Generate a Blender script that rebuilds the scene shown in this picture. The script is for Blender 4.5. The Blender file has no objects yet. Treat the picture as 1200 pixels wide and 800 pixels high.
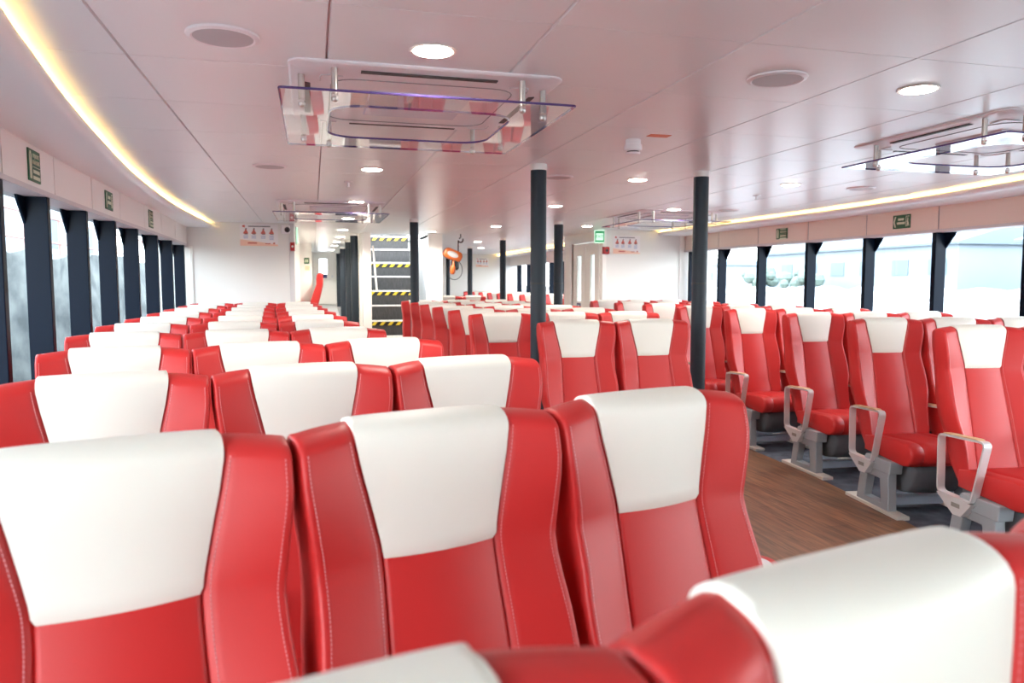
import bpy, bmesh, math, random
from mathutils import Vector, Matrix
random.seed(7)
scene = bpy.context.scene
COL = scene.collection
PI = math.pi
CEIL = 2.21

# ------------------------------------------------------------------ materials
def mat(name, col, rough=0.5, metal=0.0, spec=0.5, emit=None, estr=0.0, coat=0.0):
    m = bpy.data.materials.new(name); m.use_nodes = True
    b = m.node_tree.nodes['Principled BSDF']
    b.inputs['Base Color'].default_value = (*col, 1)
    b.inputs['Roughness'].default_value = rough
    b.inputs['Metallic'].default_value = metal
    b.inputs['Specular IOR Level'].default_value = spec
    b.inputs['Coat Weight'].default_value = coat
    if emit:
        b.inputs['Emission Color'].default_value = (*emit, 1)
        b.inputs['Emission Strength'].default_value = estr
    return m

def nodes(m): return m.node_tree.nodes, m.node_tree.links, m.node_tree.nodes['Principled BSDF']

def add_bump(m, scale, strength, dist=0.002, kind='noise', vec='Object', stretch=(1, 1, 1)):
    N, L, b = nodes(m)
    tc = N.new('ShaderNodeTexCoord'); mp = N.new('ShaderNodeMapping'); mp.inputs['Scale'].default_value = stretch
    t = N.new('ShaderNodeTexNoise') if kind == 'noise' else N.new('ShaderNodeTexVoronoi')
    t.inputs['Scale'].default_value = scale
    bp = N.new('ShaderNodeBump'); bp.inputs['Strength'].default_value = strength; bp.inputs['Distance'].default_value = dist
    L.new(tc.outputs[vec], mp.inputs['Vector']); L.new(mp.outputs[0], t.inputs['Vector'])
    L.new(t.outputs[0], bp.inputs['Height']); L.new(bp.outputs[0], b.inputs['Normal'])

def add_vary(m, c1, c2, scale, stretch=(1, 1, 1), vec='Object', detail=4, lo=0.35, hi=0.65):
    N, L, b = nodes(m)
    tc = N.new('ShaderNodeTexCoord'); mp = N.new('ShaderNodeMapping'); mp.inputs['Scale'].default_value = stretch
    t = N.new('ShaderNodeTexNoise'); t.inputs['Scale'].default_value = scale; t.inputs['Detail'].default_value = detail
    r = N.new('ShaderNodeValToRGB')
    r.color_ramp.elements[0].position = lo; r.color_ramp.elements[0].color = (*c1, 1)
    r.color_ramp.elements[1].position = hi; r.color_ramp.elements[1].color = (*c2, 1)
    L.new(tc.outputs[vec], mp.inputs['Vector']); L.new(mp.outputs[0], t.inputs['Vector'])
    L.new(t.outputs[0], r.inputs[0]); L.new(r.outputs[0], b.inputs['Base Color'])

M = {}
M['red'] = mat('red_vinyl', (0.47, 0.020, 0.019), 0.47, spec=0.38); add_bump(M['red'], 260, 0.12, 0.001)
M['cream'] = mat('cream_vinyl', (0.69, 0.67, 0.605), 0.48, spec=0.4); add_bump(M['cream'], 260, 0.10, 0.001)
M['stitch'] = mat('pale_thread', (0.66, 0.27, 0.28), 0.7)
M['alu'] = mat('brushed_aluminium', (0.74, 0.73, 0.73), 0.40, 0.55)
M['steel'] = mat('satin_steel', (0.60, 0.57, 0.53), 0.28, 0.9)
M['castgrey'] = mat('grey_casting', (0.36, 0.38, 0.40), 0.5, 0.4)
M['rail'] = mat('rail_metal', (0.74, 0.71, 0.64), 0.45, 0.5)
M['tan'] = mat('tan_armcap', (0.62, 0.42, 0.24), 0.45)
M['pouch'] = mat('charcoal_fabric', (0.10, 0.105, 0.115), 0.75); add_bump(M['pouch'], 60, 0.4, 0.004)
M['bar'] = mat('pale_blue_paint', (0.60, 0.69, 0.80), 0.45)
M['badge'] = mat('badge_grey', (0.35, 0.33, 0.30), 0.4, 0.6)
M['ceil'] = mat('ceiling_panel', (0.80, 0.82, 0.82), 0.30, spec=0.5)
add_bump(M['ceil'], 3.0, 0.06, 0.01, stretch=(1, 6, 1))
M['ceilback'] = mat('ceiling_joint', (0.58, 0.52, 0.52), 0.7)
M['white'] = mat('white_laminate', (0.84, 0.82, 0.78), 0.42)
M['beige'] = mat('beige_laminate', (0.76, 0.65, 0.56), 0.42)
M['wallwhite'] = mat('bulkhead_white', (0.75, 0.735, 0.70), 0.40)
M['trimgrey'] = mat('grey_trim', (0.62, 0.60, 0.60), 0.45)
M['seamgrey'] = mat('seam_grey', (0.30, 0.29, 0.30), 0.6)
M['navy'] = mat('navy_paint', (0.003, 0.007, 0.016), 0.34, spec=0.06)
M['pole'] = mat('slate_pole', (0.020, 0.029, 0.039), 0.5, spec=0.28); add_bump(M['pole'], 90, 0.15, 0.002)
M['black'] = mat('black_plastic', (0.012, 0.012, 0.013), 0.4)
M['carpet'] = mat('blue_grey_carpet', (0.045, 0.055, 0.075), 0.85); add_vary(M['carpet'], (0.035, 0.042, 0.058), (0.085, 0.10, 0.13), 9); add_bump(M['carpet'], 300, 0.5, 0.003)
M['grey_deck'] = mat('grey_deck', (0.42, 0.43, 0.43), 0.5)
M['lamp'] = mat('lamp_diffuser', (1, 0.95, 0.86), 0.4, emit=(1.0, 0.93, 0.82), estr=14)
M['lampring'] = mat('lamp_ring', (0.85, 0.80, 0.74), 0.4)
M['led'] = mat('warm_led', (1, 0.75, 0.3), 0.5, emit=(1.0, 0.68, 0.24), estr=6)
M['spkgrille'] = mat('speaker_grille', (0.50, 0.50, 0.51), 0.5)
M['acwhite'] = mat('ac_plastic', (0.84, 0.81, 0.82), 0.35)
M['aclilac'] = mat('intake_plastic', (0.66, 0.65, 0.72), 0.35)
M['slot'] = mat('dark_slot', (0.05, 0.045, 0.045), 0.6)
M['green'] = mat('safety_green', (0.02, 0.12, 0.045), 0.5)
M['lumin'] = mat('pale_luminous', (0.62, 0.70, 0.50), 0.5)
M['exitgreen'] = mat('exit_green_lit', (0.0, 0.20, 0.07), 0.4, emit=(0.0, 0.45, 0.13), estr=0.10)
M['exitwhite'] = mat('exit_face_lit', (0.25, 0.32, 0.27), 0.4, emit=(0.62, 1.0, 0.75), estr=0.28)
M['alarm'] = mat('alarm_red', (0.45, 0.01, 0.01), 0.35)
M['orange'] = mat('orange_paint', (0.55, 0.12, 0.02), 0.45)
M['orangelab'] = mat('orange_label', (0.75, 0.24, 0.14), 0.5)
M['poster'] = mat('poster_paper', (0.80, 0.77, 0.78), 0.35)
M['posterblue'] = mat('poster_blue_print', (0.42, 0.46, 0.62), 0.5)
M['postergrey'] = mat('poster_grey_print', (0.16, 0.15, 0.16), 0.5)
M['posterpeach'] = mat('poster_peach_print', (0.86, 0.55, 0.42), 0.5)
M['posterred'] = mat('poster_red_print', (0.55, 0.12, 0.10), 0.5)
M['yellow'] = mat('hazard_yellow', (0.72, 0.52, 0.02), 0.5)
M['riser'] = mat('stair_dark', (0.045, 0.043, 0.043), 0.6); add_vary(M['riser'], (0.028, 0.027, 0.026), (0.075, 0.072, 0.07), 30, (8, 1, 0.3))
M['bluesign'] = mat('blue_sign', (0.03, 0.05, 0.16), 0.5)
M['doorwhite'] = mat('door_paint', (0.84, 0.81, 0.75), 0.4)
M['litglass'] = mat('pale_glass', (0.9, 0.97, 1.0), 0.05, spec=0.5)
M['quay'] = mat('quay_concrete', (0.45, 0.45, 0.42), 0.9); add_vary(M['quay'], (0.05, 0.055, 0.055), (0.16, 0.165, 0.155), 1.6, (1, 1, 1.4), detail=9)
M['rocks'] = mat('pale_rubble', (0.8, 0.76, 0.7), 0.9); add_vary(M['rocks'], (0.09, 0.085, 0.082), (0.42, 0.41, 0.40), 1.6, detail=10); add_bump(M['rocks'], 2.0, 1.0, 0.3)
M['bldg'] = mat('shed_wall', (0.16, 0.19, 0.22), 0.8)
M['shedpale'] = mat('pale_shed', (0.28, 0.30, 0.32), 0.8)
M['roof'] = mat('shed_roof', (0.09, 0.115, 0.14), 0.7)
M['leaf'] = mat('shore_green', (0.10, 0.13, 0.11), 0.9)
M['rust'] = mat('red_railing', (0.30, 0.16, 0.14), 0.6)
M['brass'] = mat('brass', (0.6, 0.42, 0.15), 0.35, 1.0)

# wood plank floor
def wood():
    m = mat('walnut_planks', (0.3, 0.15, 0.08), 0.42)
    N, L, b = nodes(m)
    tc = N.new('ShaderNodeTexCoord'); mp = N.new('ShaderNodeMapping')
    mp.inputs['Rotation'].default_value = (0, 0, PI / 2)
    br = N.new('ShaderNodeTexBrick')
    br.inputs['Scale'].default_value = 1.0; br.inputs['Brick Width'].default_value = 1.2; br.inputs['Row Height'].default_value = 0.15
    br.inputs['Mortar Size'].default_value = 0.0015; br.offset = 0.37
    br.inputs['Color1'].default_value = (0.24, 0.115, 0.058, 1); br.inputs['Color2'].default_value = (0.14, 0.068, 0.036, 1)
    br.inputs['Mortar'].default_value = (0.03, 0.015, 0.01, 1)
    mp2 = N.new('ShaderNodeMapping'); mp2.inputs['Scale'].default_value = (16, 1.3, 1)
    nz = N.new('ShaderNodeTexNoise'); nz.inputs['Scale'].default_value = 2.6; nz.inputs['Detail'].default_value = 8; nz.inputs['Distortion'].default_value = 0.6
    rp = N.new('ShaderNodeValToRGB')
    rp.color_ramp.elements[0].position = 0.3; rp.color_ramp.elements[0].color = (0.45, 0.45, 0.45, 1)
    rp.color_ramp.elements[1].position = 0.72; rp.color_ramp.elements[1].color = (1.45, 1.4, 1.35, 1)
    mx = N.new('ShaderNodeMix'); mx.data_type = 'RGBA'; mx.blend_type = 'MULTIPLY'; mx.inputs['Factor'].default_value = 1.0
    L.new(tc.outputs['Object'], mp.inputs['Vector']); L.new(mp.outputs[0], br.inputs['Vector'])
    L.new(tc.outputs['Object'], mp2.inputs['Vector']); L.new(mp2.outputs[0], nz.inputs['Vector']); L.new(nz.outputs[0], rp.inputs[0])
    L.new(br.outputs['Color'], mx.inputs['A']); L.new(rp.outputs[0], mx.inputs['B']); L.new(mx.outputs['Result'], b.inputs['Base Color'])
    return m
M['wood'] = wood()

def glassmat(name, tint, gloss):
    m = bpy.data.materials.new(name); m.use_nodes = True
    N, L = m.node_tree.nodes, m.node_tree.links
    N.clear()
    out = N.new('ShaderNodeOutputMaterial'); mx = N.new('ShaderNodeMixShader')
    tr = N.new('ShaderNodeBsdfTransparent'); tr.inputs['Color'].default_value = (*tint, 1)
    gl = N.new('ShaderNodeBsdfGlossy'); gl.inputs['Roughness'].default_value = 0.02; gl.inputs['Color'].default_value = (1, 1, 1, 1)
    fr = N.new('ShaderNodeFresnel'); fr.inputs['IOR'].default_value = gloss
    geo = N.new('ShaderNodeNewGeometry'); inv = N.new('ShaderNodeMath'); inv.operation = 'SUBTRACT'; inv.inputs[0].default_value = 1.0
    mul = N.new('ShaderNodeMath'); mul.operation = 'MULTIPLY'
    L.new(geo.outputs['Backfacing'], inv.inputs[1]); L.new(inv.outputs[0], mul.inputs[0]); L.new(fr.outputs[0], mul.inputs[1])
    L.new(mul.outputs[0], mx.inputs[0]); L.new(tr.outputs[0], mx.inputs[1]); L.new(gl.outputs[0], mx.inputs[2]); L.new(mx.outputs[0], out.inputs[0])
    return m
M['glass'] = glassmat('window_glass', (0.93, 0.97, 0.98), 1.25)
M['acrylic'] = glassmat('clear_acrylic', (0.96, 0.95, 0.965), 1.85)
M['acryledge'] = mat('acrylic_edge', (0.09, 0.06, 0.20), 0.25)

# ------------------------------------------------------------------ mesh helpers
class MB:
    def __init__(s): s.v = []; s.f = []
    def add(s, vs, fs):
        o = len(s.v); s.v += [tuple(p) for p in vs]; s.f += [tuple(i + o for i in f) for f in fs]
        return s
    def box(s, x0, x1, y0, y1, z0, z1):
        vs = [(x0,y0,z0),(x1,y0,z0),(x1,y1,z0),(x0,y1,z0),(x0,y0,z1),(x1,y0,z1),(x1,y1,z1),(x0,y1,z1)]
        return s.add(vs, [(3,2,1,0),(4,5,6,7),(0,1,5,4),(1,2,6,5),(2,3,7,6),(3,0,4,7)])
    def prism(s, poly, axis, a0, a1):
        """poly: 2-D points; axis 0 -> (y,z), 1 -> (x,z), 2 -> (x,y)"""
        n = len(poly)
        def P(p, a):
            return (a, p[0], p[1]) if axis == 0 else (p[0], a, p[1]) if axis == 1 else (p[0], p[1], a)
        vs = [P(p, a0) for p in poly] + [P(p, a1) for p in poly]
        fs = [tuple(range(n))[::-1], tuple(range(n, 2 * n))] + [(i, (i + 1) % n, n + (i + 1) % n, n + i) for i in range(n)]
        return s.add(vs, fs)
    def ring(s, outer, inner, axis, a0, a1):
        """prism with a hole; outer and inner have the same count"""
        n = len(outer)
        def P(p, a):
            return (a, p[0], p[1]) if axis == 0 else (p[0], a, p[1]) if axis == 1 else (p[0], p[1], a)
        vs = [P(p, a0) for p in outer] + [P(p, a0) for p in inner] + [P(p, a1) for p in outer] + [P(p, a1) for p in inner]
        fs = []
        for i in range(n):
            j = (i + 1) % n
            fs += [(i, n+i, n+j, j), (2*n+i, 2*n+j, 3*n+j, 3*n+i), (i, j, 2*n+j, 2*n+i), (n+i, 3*n+i, 3*n+j, n+j)]
        return s.add(vs, fs)
    def tube(s, pts, r, n=10, closed=False, cap=True):
        pts = [Vector(p) for p in pts]; m = len(pts); vs = []; fs = []
        up = None
        for i, p in enumerate(pts):
            a = pts[(i - 1) % m] if (closed or i > 0) else p
            b = pts[(i + 1) % m] if (closed or i < m - 1) else p
            t = (b - a).normalized()
            if up is None:
                up = Vector((0, 0, 1)) if abs(t.z) < 0.9 else Vector((1, 0, 0))
            u = t.cross(up).normalized(); w = u.cross(t).normalized(); up = w
            rr = r[i] if isinstance(r, (list, tuple)) else r
            for k in range(n):
                q = 2 * PI * k / n
                vs.append(p + u * rr * math.cos(q) + w * rr * math.sin(q))
        for i in range(m if closed else m - 1):
            j = (i + 1) % m
            for k in range(n):
                l = (k + 1) % n
                fs.append((i*n+k, i*n+l, j*n+l, j*n+k))
        if cap and not closed:
            fs.append(tuple(range(n))[::-1]); fs.append(tuple((m-1)*n + k for k in range(n)))
        return s.add(vs, fs)
    def lathe(s, prof, c, n=32):
        """prof: (r,z) list around vertical axis at c; closed at r==0"""
        vs = []; fs = []
        for r, z in prof:
            for k in range(n):
                q = 2 * PI * k / n
                vs.append((c[0] + r * math.cos(q), c[1] + r * math.sin(q), c[2] + z))
        m = len(prof)
        for i in range(m - 1):
            for k in range(n):
                l = (k + 1) % n
                fs.append((i*n+k, i*n+l, (i+1)*n+l, (i+1)*n+k))
        fs.append(tuple(range(n))[::-1]); fs.append(tuple((m-1)*n + k for k in range(n)))
        return s.add(vs, fs)
    def loft(s, secs, capped=True):
        n = len(secs[0]); vs = [p for q in secs for p in q]; fs = []
        for i in range(len(secs) - 1):
            for k in range(n):
                l = (k + 1) % n
                fs.append((i*n+k, i*n+l, (i+1)*n+l, (i+1)*n+k))
        if capped:
            fs.append(tuple(range(n))[::-1]); fs.append(tuple((len(secs)-1)*n + k for k in range(n)))
        return s.add(vs, fs)
    def grid(s, rows):
        n = len(rows[0]); vs = [p for q in rows for p in q]; fs = []
        for i in range(len(rows) - 1):
            for k in range(n - 1):
                fs.append((i*n+k, i*n+k+1, (i+1)*n+k+1, (i+1)*n+k))
        return s.add(vs, fs)
    def xf(s, mtx):
        s.v = [tuple(mtx @ Vector(p)) for p in s.v]; return s
    def mesh(s, name, m, smooth=False, bevel=0.0, seg=2):
        me = bpy.data.meshes.new(name)
        bm = bmesh.new()
        bv = [bm.verts.new(p) for p in s.v]
        for f in s.f:
            try: bm.faces.new([bv[i] for i in f])
            except ValueError: pass
        bmesh.ops.remove_doubles(bm, verts=bm.verts, dist=1e-5)
        bmesh.ops.recalc_face_normals(bm, faces=bm.faces)
        if bevel > 0:
            es = [e for e in bm.edges if len(e.link_faces) == 2 and e.calc_face_angle(0) > 0.5]
            bmesh.ops.bevel(bm, geom=es, offset=bevel, segments=seg, profile=0.5, affect='EDGES', clamp_overlap=True)
        if smooth:
            lim = smooth if isinstance(smooth, float) else 0.7
            for f in bm.faces: f.smooth = True
            for e in bm.edges:
                if len(e.link_faces) == 2 and e.calc_face_angle(0) > lim: e.smooth = False
        bm.to_mesh(me); bm.free()
        for mm in (m if isinstance(m, (list, tuple)) else [m]): me.materials.append(mm)
        return me
    def obj(s, name, m, parent=None, loc=None, rotz=0, **kw):
        o = bpy.data.objects.new(name, s.mesh(name, m, **kw)); COL.objects.link(o)
        if parent: o.parent = parent
        if loc: o.location = loc
        if rotz: o.rotation_euler = (0, 0, rotz)
        return o

def empty(name, loc=(0, 0, 0), rotz=0):
    o = bpy.data.objects.new(name, None); COL.objects.link(o); o.location = loc; o.rotation_euler = (0, 0, rotz)
    o.empty_display_size = 0.1
    return o
def tag(o, label, cat, group=None):
    o['label'] = label; o['category'] = cat
    if group: o['group'] = group
    return o
def struct(o):
    o['kind'] = 'structure'; return o
def copy_tree(o, parent=None):
    c = o.copy(); COL.objects.link(c)
    if parent: c.parent = parent
    for ch in list(o.children): copy_tree(ch, c)
    return c
def rrect(x0, x1, y0, y1, r, n=5):
    pts = []
    for cx, cy, a in ((x1 - r, y1 - r, 0), (x0 + r, y1 - r, PI/2), (x0 + r, y0 + r, PI), (x1 - r, y0 + r, 3*PI/2)):
        for k in range(n + 1):
            q = a + PI/2 * k / n
            pts.append((cx + r * math.cos(q), cy + r * math.sin(q)))
    return pts
def lerp(tab, y):
    if y <= tab[0][0]: return tab[0][1]
    for (a, va), (b, vb) in zip(tab, tab[1:]):
        if y <= b: return va + (vb - va) * (y - a) / (b - a)
    return tab[-1][1]
def smooth(a, b, x):
    t = max(0, min(1, (x - a) / (b - a))); return t * t * (3 - 2 * t)
def catmull(tab, y):
    """smooth interpolation of a table"""
    n = len(tab)
    if y <= tab[0][0]: return tab[0][1]
    if y >= tab[-1][0]: return tab[-1][1]
    for i in range(n - 1):
        if y <= tab[i+1][0]:
            x0, y0 = tab[i]; x1, y1 = tab[i+1]; h = x1 - x0
            def sl(k):
                if k == 0: return (tab[1][1]-tab[0][1])/(tab[1][0]-tab[0][0])
                if k == n-1: return (tab[-1][1]-tab[-2][1])/(tab[-1][0]-tab[-2][0])
                return (tab[k+1][1]-tab[k-1][1])/(tab[k+1][0]-tab[k-1][0])
            t = (y - x0) / h
            return (2*t**3-3*t**2+1)*y0 + (t**3-2*t**2+t)*h*sl(i) + (-2*t**3+3*t**2)*y1 + (t**3-t**2)*h*sl(i+1)

TEXT_CACHE = {}
def text_mesh(txt):
    if txt in TEXT_CACHE: return TEXT_CACHE[txt]
    cu = bpy.data.curves.new('lettering', 'FONT'); cu.body = txt; cu.align_x = 'CENTER'; cu.align_y = 'CENTER'; cu.size = 1.0; cu.extrude = 0.01; cu.resolution_u = 2
    o = bpy.data.objects.new('lettering', cu); COL.objects.link(o)
    dg = bpy.context.evaluated_depsgraph_get()
    me = bpy.data.meshes.new_from_object(o.evaluated_get(dg))
    bpy.data.objects.remove(o)
    TEXT_CACHE[txt] = me
    return me

# ------------------------------------------------------------------ the ferry seat
TOPZ = 1.158
def yref(z):
    if z > 0.95: return -(TOPZ - z) * 0.12
    return -(TOPZ - 0.95) * 0.12 - (0.95 - z) * 0.285
WT = [(0.36, 0.190), (0.45, 0.199), (0.61, 0.206), (0.70, 0.226), (0.80, 0.2305), (0.89, 0.2225), (0.95, 0.2215), (1.02, 0.2295), (1.08, 0.2375), (1.12, 0.2385), (1.17, 0.2375)]
ST = [(0.36, 0.120), (0.60, 0.115), (0.80, 0.108), (0.965, 0.104), (1.03, 0.117), (1.10, 0.136), (1.18, 0.150)]
AT = [(0.36, 0.02), (0.50, 0.042), (0.70, 0.046), (0.86, 0.036), (0.945, 0.026), (1.0, 0.034), (1.07, 0.042), (1.12, 0.036), (1.17, 0.026)]
TBT = [(0.36, 0.05), (0.5, 0.085), (0.9, 0.075), (1.1, 0.055), (1.17, 0.05)]
XS = [-1.0, -0.985, -0.95, -0.88, -0.65, -0.4, -0.2, -0.06]          # wing samples (t from edge to seam)
CS = [-0.995, -0.93, -0.75, -0.4, 0.0, 0.4, 0.75, 0.93, 0.995]
def columns(z):
    """x positions from left to right with the wing amount t (0 at seam, 1 at edge)"""
    w, s = catmull(WT, z), catmull(ST, z)
    out = []
    for t in XS: out.append((-(s + (w - s) * -t), -t))
    out.append((-s, 0.0))
    for c in CS: out.append((c * s * 0.985, None))
    out.append((s, 0.0))
    for t in reversed(XS): out.append((s + (w - s) * -t, -t))
    return out, w, s
def front(x, t, z, s):
    a = catmull(AT, z)
    F = 0.03
    if t is None:
        F += 0.012 * (1 - (x / s) ** 2) + 0.004
    elif t == 0.0:
        F -= 0.0015
    else:
        bump = t ** 0.85 * (1 - 0.25 * smooth(0.955, 1.0, t) ** 2)
        F += a * bump + 0.004
    return F
def crown(x, z): return 0.021 * (1 - 0.58 * abs(x / 0.24) ** 3.0) * smooth(0.98, 1.14, z)
ZS = [0.36, 0.40, 0.46, 0.54, 0.62, 0.70, 0.77, 0.83, 0.88, 0.92, 0.952, 0.967, 0.985, 1.02, 1.055, 1.09, 1.130]
RT = 0.030
def seat_rows():
    fr, bk, sd = [], [], []
    zs = [(z, 0.0) for z in ZS] + [(ZS[-1] + RT * math.sin(q), q) for q in [PI/2 * k / 6 for k in range(1, 7)]]
    for z, q in zs:
        cols, w, s = columns(min(z, 1.165))
        shrink = 1 - 0.028 * (1 - math.cos(q)) ** 2.5
        tb = catmull(TBT, z); yr = yref(z)
        f, b = [], []
        for x, t in cols:
            F = front(x, t, z, s); ym = yr - (F - tb) / 2 * 1.0
            yf, yb = yr - F, yr + tb - 0.02 * (abs(x) / w) ** 4
            k = max(0.04, math.cos(q))
            mid = (yf + yb) / 2 + 0.006 * math.sin(q)
            xx = x * shrink
            zz = z + crown(x, z)
            f.append(Vector((xx, mid + (yf - mid) * k, zz))); b.append(Vector((xx, mid + (yb - mid) * k, zz)))
        fr.append(f); bk.append(b)
    return fr, bk
FR, BK = seat_rows()
NCOL = len(FR[0])
def seat_backrest():
    mb = MB(); secs = []
    for f, b in zip(FR, BK):
        e0 = (f[0] + b[0]) / 2 + Vector((-0.004, 0, 0)); e1 = (f[-1] + b[-1]) / 2 + Vector((0.004, 0, 0))
        l = lambda a, c, t: a.lerp(c, t)
        left = [l(b[0], e0, 0.6), e0, l(f[0], e0, 0.6)]; right = [l(f[-1], e1, 0.6), e1, l(b[-1], e1, 0.6)]
        secs.append(f + right + b[::-1] + left)
    return mb.loft(secs)
def seat_pad():
    """cream headrest pad: front from z=.925 over the top and down the back"""
    i0 = 10
    c0, c1 = len(XS) + 1, len(XS) + len(CS)
    path = [FR[i] for i in range(i0, len(FR))] + [BK[i] for i in range(len(BK) - 2, 15, -1)]
    P = [[r[c] for c in range(c0 - 1, c1 + 2)] for r in path]
    # lift along approximate normals, dropping at the rim
    R, C = len(P), len(P[0]); rows = []
    for i in range(R):
        row = []
        for j in range(C):
            du = P[i][min(j+1, C-1)] - P[i][max(j-1, 0)]
            dv = P[min(i+1, R-1)][j] - P[max(i-1, 0)][j]
            n = du.cross(dv)
            n = n.normalized() if n.length > 1e-9 else Vector((0, 0, 1))
            rim = (i == 0 or i == R-1 or j == 0 or j == C-1)
            row.append(P[i][j] + n * (-0.003 if rim else 0.0065))
        rows.append(row)
    mb = MB().grid(rows)
    return mb
def seat_stitches(side, t, z0, z1):
    mb = MB(); z = z0
    while z < z1:
        q = []
        for zz in (z, z + 0.0042):
            w, s = catmull(WT, zz), catmull(ST, zz)
            x = s + (w - s) * t
            F = front(x, t, zz, s) + 0.0014
            for dx in (-0.0007, 0.0007):
                q.append((side * (x + dx), yref(zz) - F, zz + crown(x, zz)))
        mb.add(q, [(0, 1, 3, 2)])
        z += 0.0060
    return mb
def seat_cushion():
    prof = []
    # (y,z) outline of the cushion, front nose rounded, clockwise from rear bottom
    base = [(-0.17, 0.345), (-0.17, 0.44), (-0.24, 0.452), (-0.38, 0.458), (-0.52, 0.468), (-0.60, 0.464), (-0.638, 0.445), (-0.652, 0.41), (-0.645, 0.365), (-0.615, 0.335), (-0.56, 0.325), (-0.40, 0.335), (-0.25, 0.340)]
    cy, cz = -0.40, 0.395
    secs = []
    for x, k in ((-0.207, 0.86), (-0.204, 0.93), (-0.196, 0.98), (-0.18, 1.0), (-0.128, 1.0), (-0.1235, 0.955), (-0.119, 1.0), (-0.06, 1.02), (0, 1.025), (0.06, 1.02), (0.119, 1.0), (0.1235, 0.955), (0.128, 1.0), (0.18, 1.0), (0.196, 0.98), (0.204, 0.93), (0.207, 0.86)):
        kk = 1 - (1 - k) * 1.0
        secs.append([(x, cy + (y - cy) * (1 - (1 - kk) * 0.35), cz + (z - cz) * kk) for y, z in base])
    return MB().loft(secs)
def seat_armrest(x):
    def path():
        pts = []
        corners = [(-0.095, 0.305, 0.03), (-0.085, 0.612, 0.03), (-0.415, 0.628, 0.035), (-0.335, 0.300, 0.03)]
        n = len(corners)
        for i, (y, z, r) in enumerate(corners):
            p = Vector((y, z)); a = Vector(corners[i-1][:2]); b = Vector(corners[(i+1) % n][:2])
            da = (a - p).normalized(); db = (b - p).normalized()
            for k in range(6):
                t = k / 5
                q = (p + da * r) * (1-t)**2 + p * 2*t*(1-t) + (p + db * r) * t*t
                pts.append(q)
        return pts
    P = path(); n = len(P); secs = []
    c = sum(P, Vector((0, 0))) / n
    for i in range(n):
        t = (P[(i+1) % n] - P[i-1]).normalized(); nn = Vector((-t.y, t.x))
        if nn.dot(P[i] - c) < 0: nn = -nn
        o = P[i] + nn * 0.005; q = P[i] - nn * 0.005
        secs.append([(x - 0.021, o.x, o.y), (x + 0.021, o.x, o.y), (x + 0.021, q.x, q.y), (x - 0.021, q.x, q.y)])
    secs.append(secs[0])
    return MB().loft(secs, capped=False)
AX = -0.242
def make_seat(full=True):
    r = empty('ferry_seat')
    b = seat_backrest().obj('backrest', M['red'], r, smooth=1.2)
    h = seat_pad().obj('headrest_pad', M['cream'], r, smooth=1.4); h['label'] = 'cream headrest pad'
    if full:
        for side in (-1, 1):
            for t, z0, z1 in ((0.10, 0.46, 1.135), (0.88, 0.50, 1.135)):
                st = seat_stitches(side, t, z0, z1).obj('stitching', M['stitch'], b); st['label'] = 'pale pink seam stitching'
    seat_cushion().obj('cushion', M['red'], r, smooth=1.0)
    a = seat_armrest(AX).obj('armrest', M['alu'], r, smooth=0.6)
    MB().prism([(-0.115, 0.6205), (-0.13, 0.627), (-0.36, 0.638), (-0.375, 0.632)], 0, AX - 0.0205, AX + 0.0205).obj('arm_cap', M['tan'], a, bevel=0.002)
    pl = MB().prism([(-0.085, 0.300), (-0.345, 0.296), (-0.275, 0.215), (-0.215, 0.213)], 0, AX - 0.020, AX + 0.020).obj('side_plate', M['alu'], a, bevel=0.002)
    MB().box(AX - 0.0215, AX - 0.0195, -0.265, -0.205, 0.255, 0.277).obj('badge', M['badge'], pl)
    p = MB()
    # A-shaped casting, sloping shoulder and foot blocks
    outer = [(-0.13, 0.022), (-0.175, 0.265), (-0.46, 0.265), (-0.475, 0.022)]
    inner = [(-0.215, 0.06), (-0.245, 0.205), (-0.375, 0.205), (-0.395, 0.06)]
    p.ring(outer, inner, 0, AX + 0.018, AX + 0.075)
    p.prism([(-0.20, 0.255), (-0.24, 0.335), (-0.50, 0.335), (-0.49, 0.255)], 0, AX + 0.005, AX + 0.09)
    p.obj('pedestal', M['castgrey'], r, bevel=0.006)
    MB().box(AX + 0.006, AX + 0.090, -0.58, -0.02, 0.0, 0.024).obj('floor_rail', M['rail'], r, bevel=0.004)
    # life jacket pouch slung under the cushion
    secs = []
    for x, k in ((-0.120, 0.80), (-0.105, 0.95), (-0.06, 1.0), (0.05, 1.04), (0.13, 1.0), (0.195, 0.95), (0.21, 0.8)):
        base = [(-0.20, 0.325), (-0.55, 0.320), (-0.57, 0.28), (-0.535, 0.185), (-0.49, 0.140), (-0.40, 0.125), (-0.27, 0.127), (-0.21, 0.15)]
        cy, cz = -0.38, 0.225
        secs.append([(x, cy + (y - cy) * (0.6 + 0.4 * k), cz + (z - cz) * k) for y, z in base])
    MB().loft(secs).obj('life_jacket_pouch', M['pouch'], r, smooth=0.9)
    MB().box(-0.155, 0.222, -0.36, -0.29, 0.026, 0.080).obj('cross_bar', M['bar'], r, bevel=0.006)
    return r

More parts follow.
